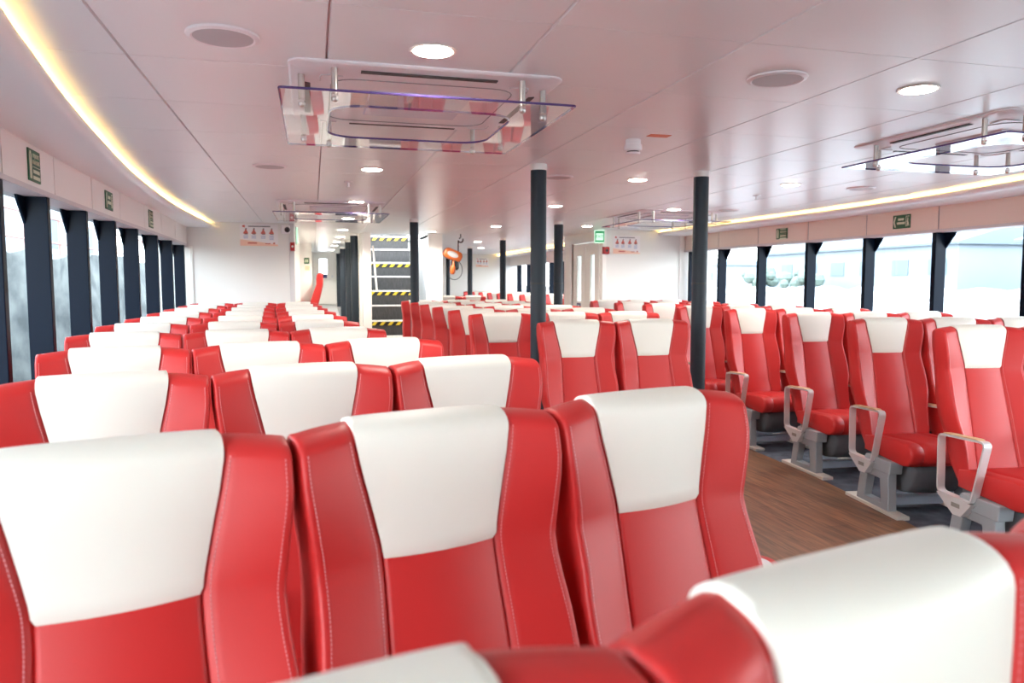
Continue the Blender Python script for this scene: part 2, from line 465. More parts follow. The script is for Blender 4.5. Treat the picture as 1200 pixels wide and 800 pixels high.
ORD = ['nearest', 'second', 'third', 'fourth', 'fifth', 'sixth', 'seventh', 'eighth', 'ninth', 'tenth', 'eleventh']
protos = {}
def place_seat(x, y, th, label, group, sx=1.0, z=0.0):
    full = math.hypot(x, y) < 6.2
    if full not in protos:
        o = protos[full] = make_seat(full)
    else:
        o = copy_tree(protos[full])
    o.location = (x, y, z); o.rotation_euler = (0, 0, math.radians(th)); o.scale = (sx, 1, 1)
    tag(o, label, 'seat', group)
    return o
W = 0.488
LROWS = [(0.432, 0.50, 13), (0.190, 1.295, 15), (-0.03, 2.15, 12), (-0.20, 3.00, 11), (-0.36, 3.86, 8), (-0.45, 4.68, 5), (-0.49, 5.52, 3), (-0.54, 6.46, 2), (-0.59, 7.42, 1), (-0.63, 8.40, 0), (-0.66, 9.40, 0)]
for i, (x, y, th) in enumerate(LROWS):
    a = math.radians(th)
    for k, nm in ((-1, 'window'), (0, 'middle'), (1, 'aisle')):
        place_seat(x + k * W * math.cos(a), y + k * W * math.sin(a), th,
                   f'red seat with cream headrest, {nm} place in the {ORD[i]} row of the left block', 'ferry seats in the left block')
MROWS = [(1.145, 5.60), (1.145, 6.50), (1.145, 7.40), (1.145, 8.32), (1.15, 9.20), (1.145, 10.10)]
place_seat(1.326 + 0.25, 4.37, 0, 'red seat with cream headrest, left one of the pair between the two black poles', 'ferry seats in the middle block', 1.02)
place_seat(1.326 + 0.75, 4.36, 0, 'red seat with cream headrest, right one of the pair between the two black poles', 'ferry seats in the middle block', 1.02)
for i, (x, y) in enumerate(MROWS):
    for k, nm in enumerate(('left', 'centre', 'right')):
        place_seat(x + 0.265 + k * 0.53, y, 0, f'red seat with cream headrest, {nm} place in the {ORD[i+1]} row of the middle block', 'ferry seats in the middle block', 1.07)
RROWS = [(3.485, 3.25, -8), (3.655, 4.13, -9), (3.795, 5.05, -5), (3.845, 6.0, -3), (3.825, 6.9, -1), (3.87, 7.8, 0), (3.90, 8.7, 0), (3.925, 9.6, 0)]
for i, (x, y, th) in enumerate(RROWS):
    a = math.radians(th)
    for k, nm in enumerate(('aisle', 'middle', 'window')):
        place_seat(x + k * W * math.cos(a), y + k * W * math.sin(a), th,
                   f'red seat with cream headrest, {nm} place in the {ORD[i]} row of the right block', 'ferry seats in the right block')
for i, y in enumerate((13.6, 14.5, 15.4, 16.3, 17.2, 18.1, 19.0)):
    for k, nm in enumerate(('aisle', 'window')):
        place_seat(4.02 + k * W, y, 0, f'small distant red seat, {nm} place in the {ORD[i]} row of the far right cabin', 'ferry seats in the far cabin', 1.0, 0.03)
for k, nm in enumerate(('left', 'right')):
    place_seat(2.42 + k * W, 13.7, 0, f'distant red seat with cream headrest below the orange hoist, {nm} of the two', 'ferry seats in the far cabin')

# ------------------------------------------------------------------ room shell
LW = [(-3.0, -0.05), (0.0, -0.72), (1.3, -1.03), (2.5, -1.22), (3.3, -1.32), (4.05, -1.385), (4.9, -1.425), (6.6, -1.47), (8.5, -1.50), (10.45, -1.557)]
LL = [(-3.0, 0.7), (0.0, -0.22), (1.2, -0.56), (2.42, -0.82), (2.92, -0.892), (3.58, -0.98), (4.52, -1.08), (6.0, -1.205), (8.1, -1.285), (10.45, -1.25)]
RW = [(-3.0, 4.2), (0.0, 4.95), (2.0, 5.38), (4.0, 5.62), (5.0, 5.70), (7.0, 5.70), (8.5, 5.62), (10.45, 5.55)]
RL = [(-3.0, 3.4), (0.0, 4.25), (2.0, 4.75), (3.3, 5.0), (4.47, 5.14), (5.5, 5.27), (6.6, 5.32), (8.6, 5.22), (10.45, 5.09)]
YB = 10.45
VT, VB, SILL = 2.135, 1.892, 0.72
lw = lambda y: catmull(LW, y)
rw = lambda y: catmull(RW, y)
ll = lambda y: catmull(LL, y)
rl = lambda y: catmull(RL, y)

# floor
struct(MB().box(-2.2, 6.6, -3.2, 20.6, -0.05, 0.0).obj('floor', M['carpet']))
# wooden aisle floor laid between the seat blocks
def aisle_left(y): return lerp([(-3, 1.6), (0, 1.15), (1.3, 0.95), (2.2, 0.74), (3.0, 0.57), (4, 0.40), (5.5, 0.30), (10.45, 0.16)], y)
def aisle_right(y): return lerp([(-3, 2.4), (0, 2.75), (2, 3.05), (3.4, 3.34), (4.3, 3.49), (5.0, 3.55), (6, 3.59), (12, 3.66)], y)
ys = [-3 + i * 0.5 for i in range(31)]
rows = [[(aisle_left(y), y, 0.004), (aisle_right(y), y, 0.004)] for y in ys]
struct(MB().grid(rows).obj('floor_aisle', M['wood']))
struct(MB().prism([(10.6, 0.0), (19.95, 0.86), (19.95, 0.0)], 0, -0.62, 0.60).obj('floor_corridor', M['grey_deck']))

fs = empty('floor_sticker', (2.11, 3.22, 0.0045))
MB().lathe([(0.10, 0.0), (0.10, 0.001)], (0, 0, 0), 32).obj('sticker_face', M['trimgrey'], fs)
MB().ring([(0.135 * math.cos(2*PI*k/32), 0.135 * math.sin(2*PI*k/32)) for k in range(32)], [(0.10 * math.cos(2*PI*k/32), 0.10 * math.sin(2*PI*k/32)) for k in range(32)], 2, 0.0, 0.001).obj('red_border', M['alarm'], fs)
tag(fs, 'round grey sticker with a red border on the wooden aisle floor', 'sticker')

# ceiling: joint backing plus separate-looking panels in one mesh
SX, SY, PIT = 0.743, 2.26, 0.678
mb = MB()
i0, i1 = -4, 7; j0, j1 = -8, 27
g = 0.0016
for i in range(i0, i1 + 1):
    for j in range(j0, j1 + 1):
        x0, x1 = SX + i * PIT + g, SX + (i + 1) * PIT - g
        y0, y1 = SY + j * PIT + g * 0.45, SY + (j + 1) * PIT - g * 0.45
        yc = (y0 + y1) / 2; xc = (x0 + x1) / 2
        if 0.83 < xc < 1.99 and 12.4 < yc < 15.0: continue
        c = 0.004
        vs = [(x0, y0, CEIL + 0.012), (x1, y0, CEIL + 0.012), (x1, y1, CEIL + 0.012), (x0, y1, CEIL + 0.012),
              (x0 + c, y0 + c * .5, CEIL), (x1 - c, y0 + c * .5, CEIL), (x1 - c, y1 - c * .5, CEIL), (x0 + c, y1 - c * .5, CEIL)]
        mb.add(vs, [(4, 7, 6, 5), (0, 4, 5, 1), (1, 5, 6, 2), (2, 6, 7, 3), (3, 7, 4, 0)])
cl = mb.obj('ceiling', M['ceil']); struct(cl)
cb = MB()
for a in ((-2.1, 6.3, -3.2, 12.07), (-2.1, 0.83, 12.07, 15.0), (1.985, 6.3, 12.07, 15.0), (-2.1, 6.3, 15.0, 21.4)): cb.box(*a, CEIL + 0.012, CEIL + 0.06)
struct(cb.obj('ceiling_joint_backing', M['ceilback']))

def side_wall(side, wf, name, y_lo, y_hi, seams):
    s = -1 if side == 'left' else 1
    n = 40
    ysx = [y_lo + (y_hi - y_lo) * i / n for i in range(n + 1)]
    # low wall under the windows and hull above
    low = MB().loft([[(wf(y) + s * 0.0, y, 0.0), (wf(y), y, SILL), (wf(y) + s * 0.22, y, SILL), (wf(y) + s * 0.22, y, 0.0)] for y in ysx])
    struct(low.obj('wall_' + side, M['white'], bevel=0.0))
    top = MB()
    edges = sorted(set([y_lo, y_hi] + [q for q in seams if y_lo < q < y_hi]))
    for a, b in zip(edges, edges[1:]):
        k = 5
        yy = [a + 0.008 + (b - a - 0.016) * i / k for i in range(k + 1)]
        top.loft([[(wf(y), y, VB + 0.028), (wf(y), y, VT + 0.01), (wf(y) + s * 0.03, y, VT + 0.01), (wf(y) + s * 0.03, y, VB + 0.028)] for y in yy])
    struct(top.obj('wall_%s_valance' % side, M['white'] if side == 'left' else M['beige']))
    back = MB().loft([[(wf(y) + s * 0.006, y, VB + 0.015), (wf(y) + s * 0.006, y, CEIL + 0.03), (wf(y) + s * 0.22, y, CEIL + 0.03), (wf(y) + s * 0.22, y, VB + 0.015)] for y in ysx])
    struct(back.obj('wall_%s_header' % side, M['seamgrey']))
    tr = MB().loft([[(wf(y) - s * 0.006, y, VB), (wf(y) - s * 0.006, y, VB + 0.026), (wf(y) + s * 0.2, y, VB + 0.026), (wf(y) + s * 0.2, y, VB)] for y in ysx])
    struct(tr.obj('trim_%s_valance' % side, M['trimgrey']))
LSEAM = [-2.4, -1.5, -0.6, 0.3, 1.2, 2.2, 3.14, 4.0, 4.88, 5.74, 6.6, 7.58, 8.46, 9.42]
RSEAM = [-2.4, -1.4, -0.4, 0.6, 1.6, 2.6, 3.5, 4.42, 4.86, 5.78, 6.70, 7.65, 8.6, 9.5]
RSEAM = [-2.4, -1.4, -0.4, 0.6, 1.6, 2.6, 3.6, 4.84, 5.80, 6.74, 7.66, 8.6, 9.52]
side_wall('left', lw, 'left', -3.0, YB, LSEAM)
side_wall('right', rw, 'right', -3.0, YB, RSEAM)

def soffit(side, wf, lf, y_lo, y_hi):
    s = -1 if side == 'left' else 1
    n = 60
    ysx = [y_lo + (y_hi - y_lo) * i / n for i in range(n + 1)]
    secs = []
    for y in ysx:
        w, l = wf(y) + s * 0.004, lf(y)
        secs.append([(w, y, VT), (l + s * 0.055, y, VT), (l + s * 0.030, y, VT + 0.004), (l + s * 0.010, y, VT + 0.016), (l, y, VT + 0.034), (l + s * 0.002, y, VT + 0.046), (l + s * 0.010, y, VT + 0.049), (l + s * 0.018, y, VT + 0.044), (l + s * 0.03, y, VT + 0.022), (w, y, VT + 0.022)])
    struct(MB().loft(secs).obj('trim_%s_soffit' % side, M['ceil'], smooth=0.9))
    led = MB().loft([[(lf(y) + s * 0.075, y, VT + 0.024), (lf(y) + s * 0.095, y, VT + 0.024), (lf(y) + s * 0.095, y, VT + 0.034), (lf(y) + s * 0.075, y, VT + 0.034)] for y in ysx])
    o = led.obj('cove_light_strip', M['led'])
    tag(o, 'warm yellow light strip glowing in the ceiling cove along the %s windows' % side, 'strip light', 'cove light strips')
soffit('left', lw, ll, -2.9, YB - 0.002)
soffit('right', rw, rl, -2.9, YB - 0.002)

# windows: posts with gusset brackets and one pane per bay
LP = [-1.9, -1.0, -0.1, 0.75, 1.6, 2.4, 3.2, 3.95, 4.73, 5.57, 6.41, 7.25, 8.19, 9.13, 10.16]
RP = [-1.8, -0.8, 0.2, 1.2, 2.2, 3.2, 4.1, 4.86, 5.82, 6.74, 7.66, 8.58, 9.5, 10.3]
pc = [0]
def window_run(side, wf, posts, y_lo, y_hi, far):
    s = -1 if side == 'left' else 1
    d = 0.125
    seen = [y for y in posts if y > (3.9 if side == 'left' else 4.7)]
    for y in posts:
        x = wf(y)
        r = empty('window_post', (x, y, SILL))
        a0, a1 = sorted((s * 0.002, s * d))
        MB().box(a0, a1, 0.0, 0.05, 0.0, VB - SILL).obj('post_web', M['navy'], r, bevel=0.004)
        b0, b1 = sorted((s * (d - 0.012), s * d))
        MB().prism([(0.0, VB - SILL), (-0.115, VB - SILL), (-0.10, VB - SILL - 0.03), (0.0, VB - SILL - 0.15)], 0, b0, b1).obj('gusset_plate', M['navy'], r)
        MB().prism([(0.0, 0.0), (-0.09, 0.0), (0.0, 0.11)], 0, b0, b1).obj('lower_gusset', M['navy'], r)
        if y in seen:
            k = len(seen) - seen.index(y)
            nm = ['farthest', 'second farthest', 'third farthest', 'fourth farthest', 'fifth farthest', 'sixth farthest', 'seventh farthest', 'eighth farthest', 'ninth farthest'][k - 1]
            lab = f'dark navy window post on the {side} side, {nm} along the wall'
        else:
            lab = f'dark navy window post on the {side} side, beside the camera'
        tag(r, lab, 'post', f'window posts on the {side}')
    ends = [y_lo] + [y + 0.025 for y in posts] + [y_hi]
    for a, b in zip(ends, ends[1:]):
        if b - a < 0.12: continue
        pc[0] += 1
        yy = [a + (b - a) * i / 3 for i in range(4)]
        xo = lambda y: wf(y) + s * (d + 0.004)
        pane = MB().loft([[(xo(y), y, SILL), (xo(y), y, VB + 0.01), (xo(y) + s * 0.008, y, VB + 0.01), (xo(y) + s * 0.008, y, SILL)] for y in yy])
        struct(pane.obj('window_%d' % pc[0], M['glass']))
window_run('left', lw, LP, -2.95, YB, 1)
window_run('right', rw, RP, -2.95, YB, 1)

# front wall behind the camera; bow windows added and sized for their light
fx0, fx1 = -0.3, 4.5
mb = MB(); mb.box(fx0, fx1, -3.12, -3.0, 0, 1.15); mb.box(fx0, fx1, -3.12, -3.0, 1.75, CEIL + 0.02)
mb.box(-0.3, 1.8, -3.12, -3.0, 1.15, 1.75)
for x in (1.95, 3.1, 4.3): mb.box(x - 0.15 * (x > 0), x + 0.35, -3.12, -3.0, 1.15, 1.75)
struct(mb.obj('wall_front', M['white']))
for k, x in enumerate((2.15, 3.3)):
    struct(MB().box(x + 0.15, x + 0.75, -3.07, -3.06, 1.15, 1.75).obj('window_%d' % (60 + k), M['glass']))

# aft bulkheads
BX = -0.232      # right edge of the left bulkhead
DX = 4.2         # left edge of the right bulkhead
struct(MB().box(-1.9, BX, YB, YB + 0.08, 0, CEIL + 0.005).obj('wall_aft_left', M['wallwhite']))
struct(MB().box(DX, 6.0, YB, YB + 0.08, 0, CEIL + 0.005).obj('wall_aft_right', M['wallwhite']))
struct(MB().box(BX - 0.055, BX + 0.01, YB - 0.012, YB + 0.09, 0, CEIL).obj('trim_1', M['trimgrey'], bevel=0.004))
struct(MB().box(DX - 0.01, DX + 0.05, YB - 0.012, YB + 0.085, 0, CEIL).obj('trim_2', M['white'], bevel=0.004))
struct(MB().box(-1.535, -1.49, YB - 0.012, YB, 0, VB).obj('trim_3', M['white'], bevel=0.003))
struct(MB().box(5.46, 5.53, YB - 0.012, YB, 0, VT).obj('trim_4', M['white'], bevel=0.003))
# corridor on the left
struct(MB().box(BX - 0.06, BX, YB + 0.08, 15.5, 0, CEIL + 0.005).obj('wall_corridor_left', M['wallwhite']))
struct(MB().box(BX - 0.06, 0.0, 15.5, 15.58, 0, CEIL + 0.005).obj('wall_corridor_return', M['wallwhite']))
struct(MB().box(-0.06, 0.0, 15.58, 20.0, 0, CEIL + 0.005).obj('wall_corridor_far', M['wallwhite']))
struct(MB().box(-0.1, 2.2, 20.0, 20.08, 0, CEIL + 0.005).obj('wall_stern_left', M['doorwhite']))
# vestibule wall with double door on the right
DY0, DY1, DH = 10.62, 11.80, 2.06
mb = MB(); mb.box(DX, DX + 0.07, YB + 0.08, DY0, 0, CEIL); mb.box(DX, DX + 0.07, DY1, 12.15, 0, CEIL); mb.box(DX, DX + 0.07, DY0, DY1, DH, CEIL)
struct(mb.obj('wall_vestibule', M['doorwhite']))
struct(MB().box(DX, 5.6, 12.15, 12.22, 0, CEIL).obj('wall_vestibule_aft', M['wallwhite']))
mb = MB()
mb.box(DX - 0.015, DX + 0.03, DY0 - 0.06, DY0, 0, DH + 0.06); mb.box(DX - 0.015, DX + 0.03, DY1, DY1 + 0.06, 0, DH + 0.06); mb.box(DX - 0.015, DX + 0.03, DY0, DY1, DH, DH + 0.06)
struct(mb.obj('trim_5', M['white'], bevel=0.004))
dr = empty('door_1', (DX, DY0, 0)); struct(dr)
LWD = (DY1 - DY0) / 2
for k in range(2):
    y0, y1 = k * LWD + 0.004, (k + 1) * LWD - 0.004
    yc = (y0 + y1) / 2
    outer = [(y0, 0.01), (y1, 0.01), (y1, DH - 0.015), (y0, DH - 0.015)]
    g0, g1, h0, h1 = yc - 0.10, yc + 0.10, 1.12, 1.86
    leaf = MB().ring(outer, [(g0, h0), (g1, h0), (g1, h1), (g0, h1)], 0, 0.012, 0.052).obj('door_leaf', M['doorwhite'], dr, bevel=0.003)
    MB().box(0.024, 0.034, g0, g1, h0, h1).obj('door_glass', M['glass'], leaf)
    sg = MB().box(0.006, 0.012, yc - 0.085, yc + 0.085, 0.88, 1.09).obj('door_sign', M['bluesign'], leaf)
    for q in range(3):
        MB().box(0.004, 0.0065, yc - 0.055, yc + 0.055, 0.905 + q * 0.06, 0.94 + q * 0.06).obj('sign_print', M['poster'], sg)
    MB().tube([(-0.03, y0 + 0.06, 0.86), (-0.03, y1 - 0.06, 0.80 if k else 0.86)], 0.012, 8).obj('push_bar', M['alu'], leaf)
    MB().box(-0.035, 0.012, (y1 - 0.07 if k == 0 else y0 + 0.02), (y1 - 0.02 if k == 0 else y0 + 0.07), 0.90, 1.02).obj('lock_box', M['alu'], leaf, bevel=0.004)
# far cabin on the right: hull wall, windows, cove, stern wall
FX = 5.30
struct(MB().box(FX, FX + 0.2, 12.2, 20.0, 0, SILL).obj('wall_far_right', M['white']))
struct(MB().box(FX, FX + 0.2, 12.2, 20.0, VB, CEIL + 0.01).obj('wall_far_right_valance', M['white']))
struct(MB().box(2.0, 5.6, 20.0, 20.08, 0, CEIL + 0.005).obj('wall_stern', M['wallwhite']))
struct(MB().box(FX - 0.38, FX, 12.25, 20.0, VT, VT + 0.03).obj('trim_6', M['ceil']))
o = MB().box(FX - 0.35, FX - 0.33, 12.25, 20.0, VT + 0.031, VT + 0.038).obj('cove_light_strip', M['led']); tag(o, 'warm light strip in the ceiling cove of the far cabin', 'strip light', 'cove light strips')
fp = [12.9, 13.8, 14.7, 15.6, 16.45, 17.4, 18.35, 19.25]
for k, y in enumerate(fp):
    r = empty('window_post', (FX, y, SILL))
    MB().box(0.002, 0.125, 0.0, 0.05, 0, VB - SILL).obj('post_web', M['navy'], r)
    tag(r, 'narrow dark window post far away in the aft cabin, behind the big pole', 'post', 'window posts in the far cabin')
for k, (a, b) in enumerate(zip([12.22] + fp, fp + [20.0])):
    struct(MB().box(FX + 0.13, FX + 0.138, a, b, SILL, VB).obj('window_%d' % (40 + k), M['glass']))
# far corridor door
struct(MB().box(0.0, 0.02, 19.9, 20.0, 0.86, CEIL).obj('trim_7', M['doorwhite']))
dr2 = empty('door_2', (0.0, 19.96, 0.86)); struct(dr2)
H2 = CEIL - 0.86 - 0.03
lf = MB().ring([(0.03, 0.02), (0.56, 0.02), (0.56, H2), (0.03, H2)], [(0.18, 0.80), (0.38, 0.80), (0.38, 1.18), (0.18, 1.18)], 1, -0.02, 0.03).obj('door_leaf', M['doorwhite'], dr2, bevel=0.004)
MB().box(0.18, 0.38, -0.004, 0.004, 0.80, 1.18).obj('door_glass', mat('door_daylight', (0.9, 0.95, 1), 0.2, emit=(0.9, 0.96, 1.0), estr=2.0), lf)
MB().box(0.20, 0.37, -0.026, -0.02, 0.69, 0.78).obj('door_sign', M['bluesign'], lf)
MB().tube([(0.46, -0.02, 0.66), (0.46, -0.06, 0.66), (0.40, -0.06, 0.66)], 0.01, 8).obj('door_handle', M['alu'], lf)
MB().box(0.48, 0.53, -0.03, -0.02, 0.70, 0.76).obj('lock_plate', M['alu'], lf)

# stair enclosure
SY0 = 12.0
OX0, OX1 = 0.905, 1.82
mb = MB(); mb.box(0.77, OX0, SY0, SY0 + 0.07, 0, CEIL + 0.005); mb.box(OX1, 2.045, SY0, SY0 + 0.07, 0, CEIL + 0.005)
mb.box(0.77, 0.83, SY0 + 0.07, 15.0, 0, 3.4); mb.box(1.985, 2.045, SY0 + 0.07, 15.0, 0, 3.4)
mb.box(0.77, 2.045, 15.0, 15.07, 0, 3.4)
struct(mb.obj('wall_stairwell', M['white']))
struct(MB().box(0.735, 0.775, SY0 + 0.2, 14.9, 0, CEIL).obj('trim_8', M['white']))
stt = empty('staircase', (0, 0, 0)); tag(stt, 'dark staircase with white nosings and yellow hazard strips behind the slim pole', 'stairs')
RISE, RUN = 0.248, 0.235
for k in range(11):
    z = 0.05 + RISE * (k + 1); y = SY0 + 0.12 + RUN * k
    if z > CEIL + 0.55: break
    tr = MB().box(OX0 + 0.005, OX1 - 0.08, y, y + RUN + 0.02, max(0, z - RISE), z).obj('step', M['riser'], stt)
    MB().box(OX0 + 0.003, OX1 - 0.078, y - 0.016, y + 0.03, z - 0.022, z + 0.004).obj('nosing', M['white'], tr)
    if k % 2 == 0:
        hz = MB().box(OX0 + 0.004, OX1 - 0.079, y - 0.012, y + 0.001, z - 0.082, z - 0.024).obj('hazard_strip', M['black'], tr)
        st2 = MB(); x = OX0 + 0.03
        while x < OX1 - 0.18:
            st2.prism([(x, z - 0.082), (x + 0.06, z - 0.082), (x + 0.11, z - 0.024), (x + 0.05, z - 0.024)], 1, y - 0.0145, y - 0.0118); x += 0.135
        st2.obj('yellow_stripe', M['yellow'], tr)
MB().box(OX1 - 0.078, OX1 - 0.045, SY0 + 0.08, SY0 + 2.2, 0, 0.3).obj('stringer', M['doorwhite'], stt)
hr = MB().tube([(OX1 - 0.02, SY0 - 0.03, 0.98), (OX1 - 0.02, SY0 + 0.05, 1.28), (OX1 - 0.02, SY0 + 0.9, 2.16)], 0.018, 8).obj('hand_rail', M['doorwhite'], None)
tag(hr, 'beige sloping handrail at the right of the dark stairs', 'handrail')
MB().tube([(OX1 - 0.02, SY0 - 0.03, 0.98), (OX1 + 0.05, SY0 - 0.03, 0.97), (OX1 + 0.10, SY0 - 0.0, 0.96)], 0.016, 8).obj('rail_hook', M['alu'], hr)
hl = MB().tube([(OX0 + 0.03, SY0 - 0.03, 2.0), (OX0 + 0.08, SY0 - 0.03, 1.30), (OX0 + 0.03, SY0 - 0.03, 1.29), (OX0 + 0.0, SY0 - 0.0, 1.29)], 0.014, 8).obj('hand_rail', M['white'], None)
tag(hl, 'white thin grab rail at the left of the dark stairs', 'handrail')

# ------------------------------------------------------------------ poles
def pole(x, y, label, r=0.054, z0=0.0, joint=True, group='support poles'):
    p = empty('support_pole', (x, y, z0))
    H = CEIL - z0
    MB().lathe([(r, 0.0), (r, H - 0.04)], (0, 0, 0), 28).obj('shaft', M['pole'], p, smooth=0.6)
    MB().lathe([(r * 0.8, H - 0.041), (r * 1.06, H - 0.040), (r * 1.06, H)], (0, 0, 0), 28).obj('collar', M['white'], p, smooth=0.6)
    if joint: MB().lathe([(r * 1.0, 1.41 - 0.006), (r * 1.03, 1.41 - 0.004), (r * 1.03, 1.41 + 0.004), (r * 1.0, 1.41 + 0.006)], (0, 0, 0), 28).obj('sleeve_joint', M['black'], p, smooth=0.6)
    tag(p, label, 'pole', group); return p
pole(1.493, 4.885, 'black padded pole left of the seat pair, nearest one on the left')
pole(2.715, 4.885, 'black padded pole at the right end of the seat pair')
pole(1.242, 9.38, 'slim black pole standing in front of the dark stairs')
pole(3.10, 9.25, 'black pole just left of the white double doors', 0.060)
pole(3.27, 12.85, 'far black pole in front of the stern wall, right of its poster')
pole(3.33, 16.0, 'far black pole between the orange hoist and the distant poster')
pole(3.36, 18.9, 'farthest black pole, partly hidden by the orange hoist', 0.05)
for k, (y, n) in enumerate(((19.5, 'farthest'), (16.9, 'third'), (14.2, 'second'), (12.25, 'nearest'))):
    pole(0.66, y, f'{n} dark pole in the row along the left corridor', 0.062, max(0, (y - 10.6) * 0.092), False, 'corridor poles')

# ------------------------------------------------------------------ ceiling fixtures
def downlight(x, y, label, r=0.073, power=9):
    p = empty('downlight', (x, y, CEIL))
    MB().lathe([(r * 0.92, 0.0), (r * 1.12, -0.002), (r * 1.10, -0.006), (r * 0.94, -0.006), (r * 0.92, -0.003)], (0, 0, 0), 32).obj('trim_ring', M['lampring'], p, smooth=0.6)
    MB().lathe([(r * 0.93, -0.0065), (r * 0.90, -0.008), (r * 0.3, -0.009)], (0, 0, 0), 32).obj('diffuser', M['lamp'], p, smooth=0.6)
    tag(p, label, 'ceiling light', 'round downlights')
    li = bpy.data.lights.new('downlight_lamp', 'SPOT'); li.energy = power; li.color = (1.0, 0.93, 0.84); li.spot_size = math.radians(150); li.spot_blend = 0.6; li.shadow_soft_size = 0.06
    lo = bpy.data.objects.new('downlight_lamp', li); COL.objects.link(lo); lo.parent = p; lo.location = (0, 0, -0.03)
    return p
DL = [(0.417, 2.61, 'round ceiling light in front of the nearest air conditioner, large and bright'),
      (0.42, 5.37, 'round ceiling light in the left row, just beyond the nearest air conditioner'),
      (0.436, 7.52, 'round ceiling light just in front of the far left air conditioner'),
      (2.43, 2.60, 'round ceiling light at upper right, beside the right air conditioner'),
      (2.44, 5.37, 'round ceiling light between the two tall black poles'),
      (3.76, 5.32, 'round ceiling light right of the tall right-hand pole'),
      (2.44, 7.39, 'round ceiling light right beside the top of the left tall pole'),
      (3.79, 7.40, 'round ceiling light in front of the far right air conditioner'),
      (0.44, 9.45, 'round ceiling light seen through the far left air conditioner panel'),
      (0.455, 11.46, 'nearest round light in the left corridor ceiling'), (0.48, 13.2, 'second round light in the left corridor ceiling'),
      (0.47, 14.8, 'third round light in the left corridor ceiling'), (0.47, 16.3, 'fourth round light in the left corridor ceiling'), (0.455, 18.4, 'farthest round light in the left corridor ceiling'),
      (1.78, 11.5, 'round ceiling light in front of the stairwell, near the orange hoist'),
      (2.50, 10.2, 'round ceiling light above the middle block, level with the stairs'),
      (3.08, 14.07, 'far round ceiling light before the stern wall, nearer one'), (3.67, 16.4, 'far round ceiling light before the stern wall, farther one'),
      (3.72, 9.85, 'round ceiling light beside the exit sign'), (4.4, 13.2, 'added round ceiling light brightening the far cabin seats')]  # far cabin seat light is an extra fixture added to brighten the aft
for x, y, n in DL: downlight(x, y, n, power=(12 if y < 9.8 else 6 if y < 10.6 else 26))
def speaker(x, y, label):
    p = empty('ceiling_speaker', (x, y, CEIL)); r = 0.115
    MB().lathe([(r * 0.80, 0.0), (r, -0.001), (r * 0.985, -0.007), (r * 0.86, -0.012), (r * 0.80, -0.008)], (0, 0, 0), 40).obj('bezel', M['acwhite'], p, smooth=0.8)
    MB().lathe([(r * 0.82, -0.006), (r * 0.81, -0.0095), (r * 0.4, -0.0105)], (0, 0, 0), 40).obj('grille', M['spkgrille'], p, smooth=0.6)
    tag(p, label, 'speaker', 'round ceiling speakers')
for x, y, n in ((-0.263, 2.635, 'round ceiling speaker at upper left, beside the glowing cove'), (1.77, 2.61, 'round ceiling speaker at upper right of the nearest air conditioner'),
                (-0.263, 5.40, 'flat round ceiling speaker beyond the nearest air conditioner on the left'), (4.47, 5.36, 'flat round ceiling speaker near the right cove'),
                (1.80, 5.39, 'flat round ceiling speaker beside the left tall pole'), (4.42, 7.33, 'small distant ceiling speaker right of the right tall pole')):
    speaker(x, y, n)

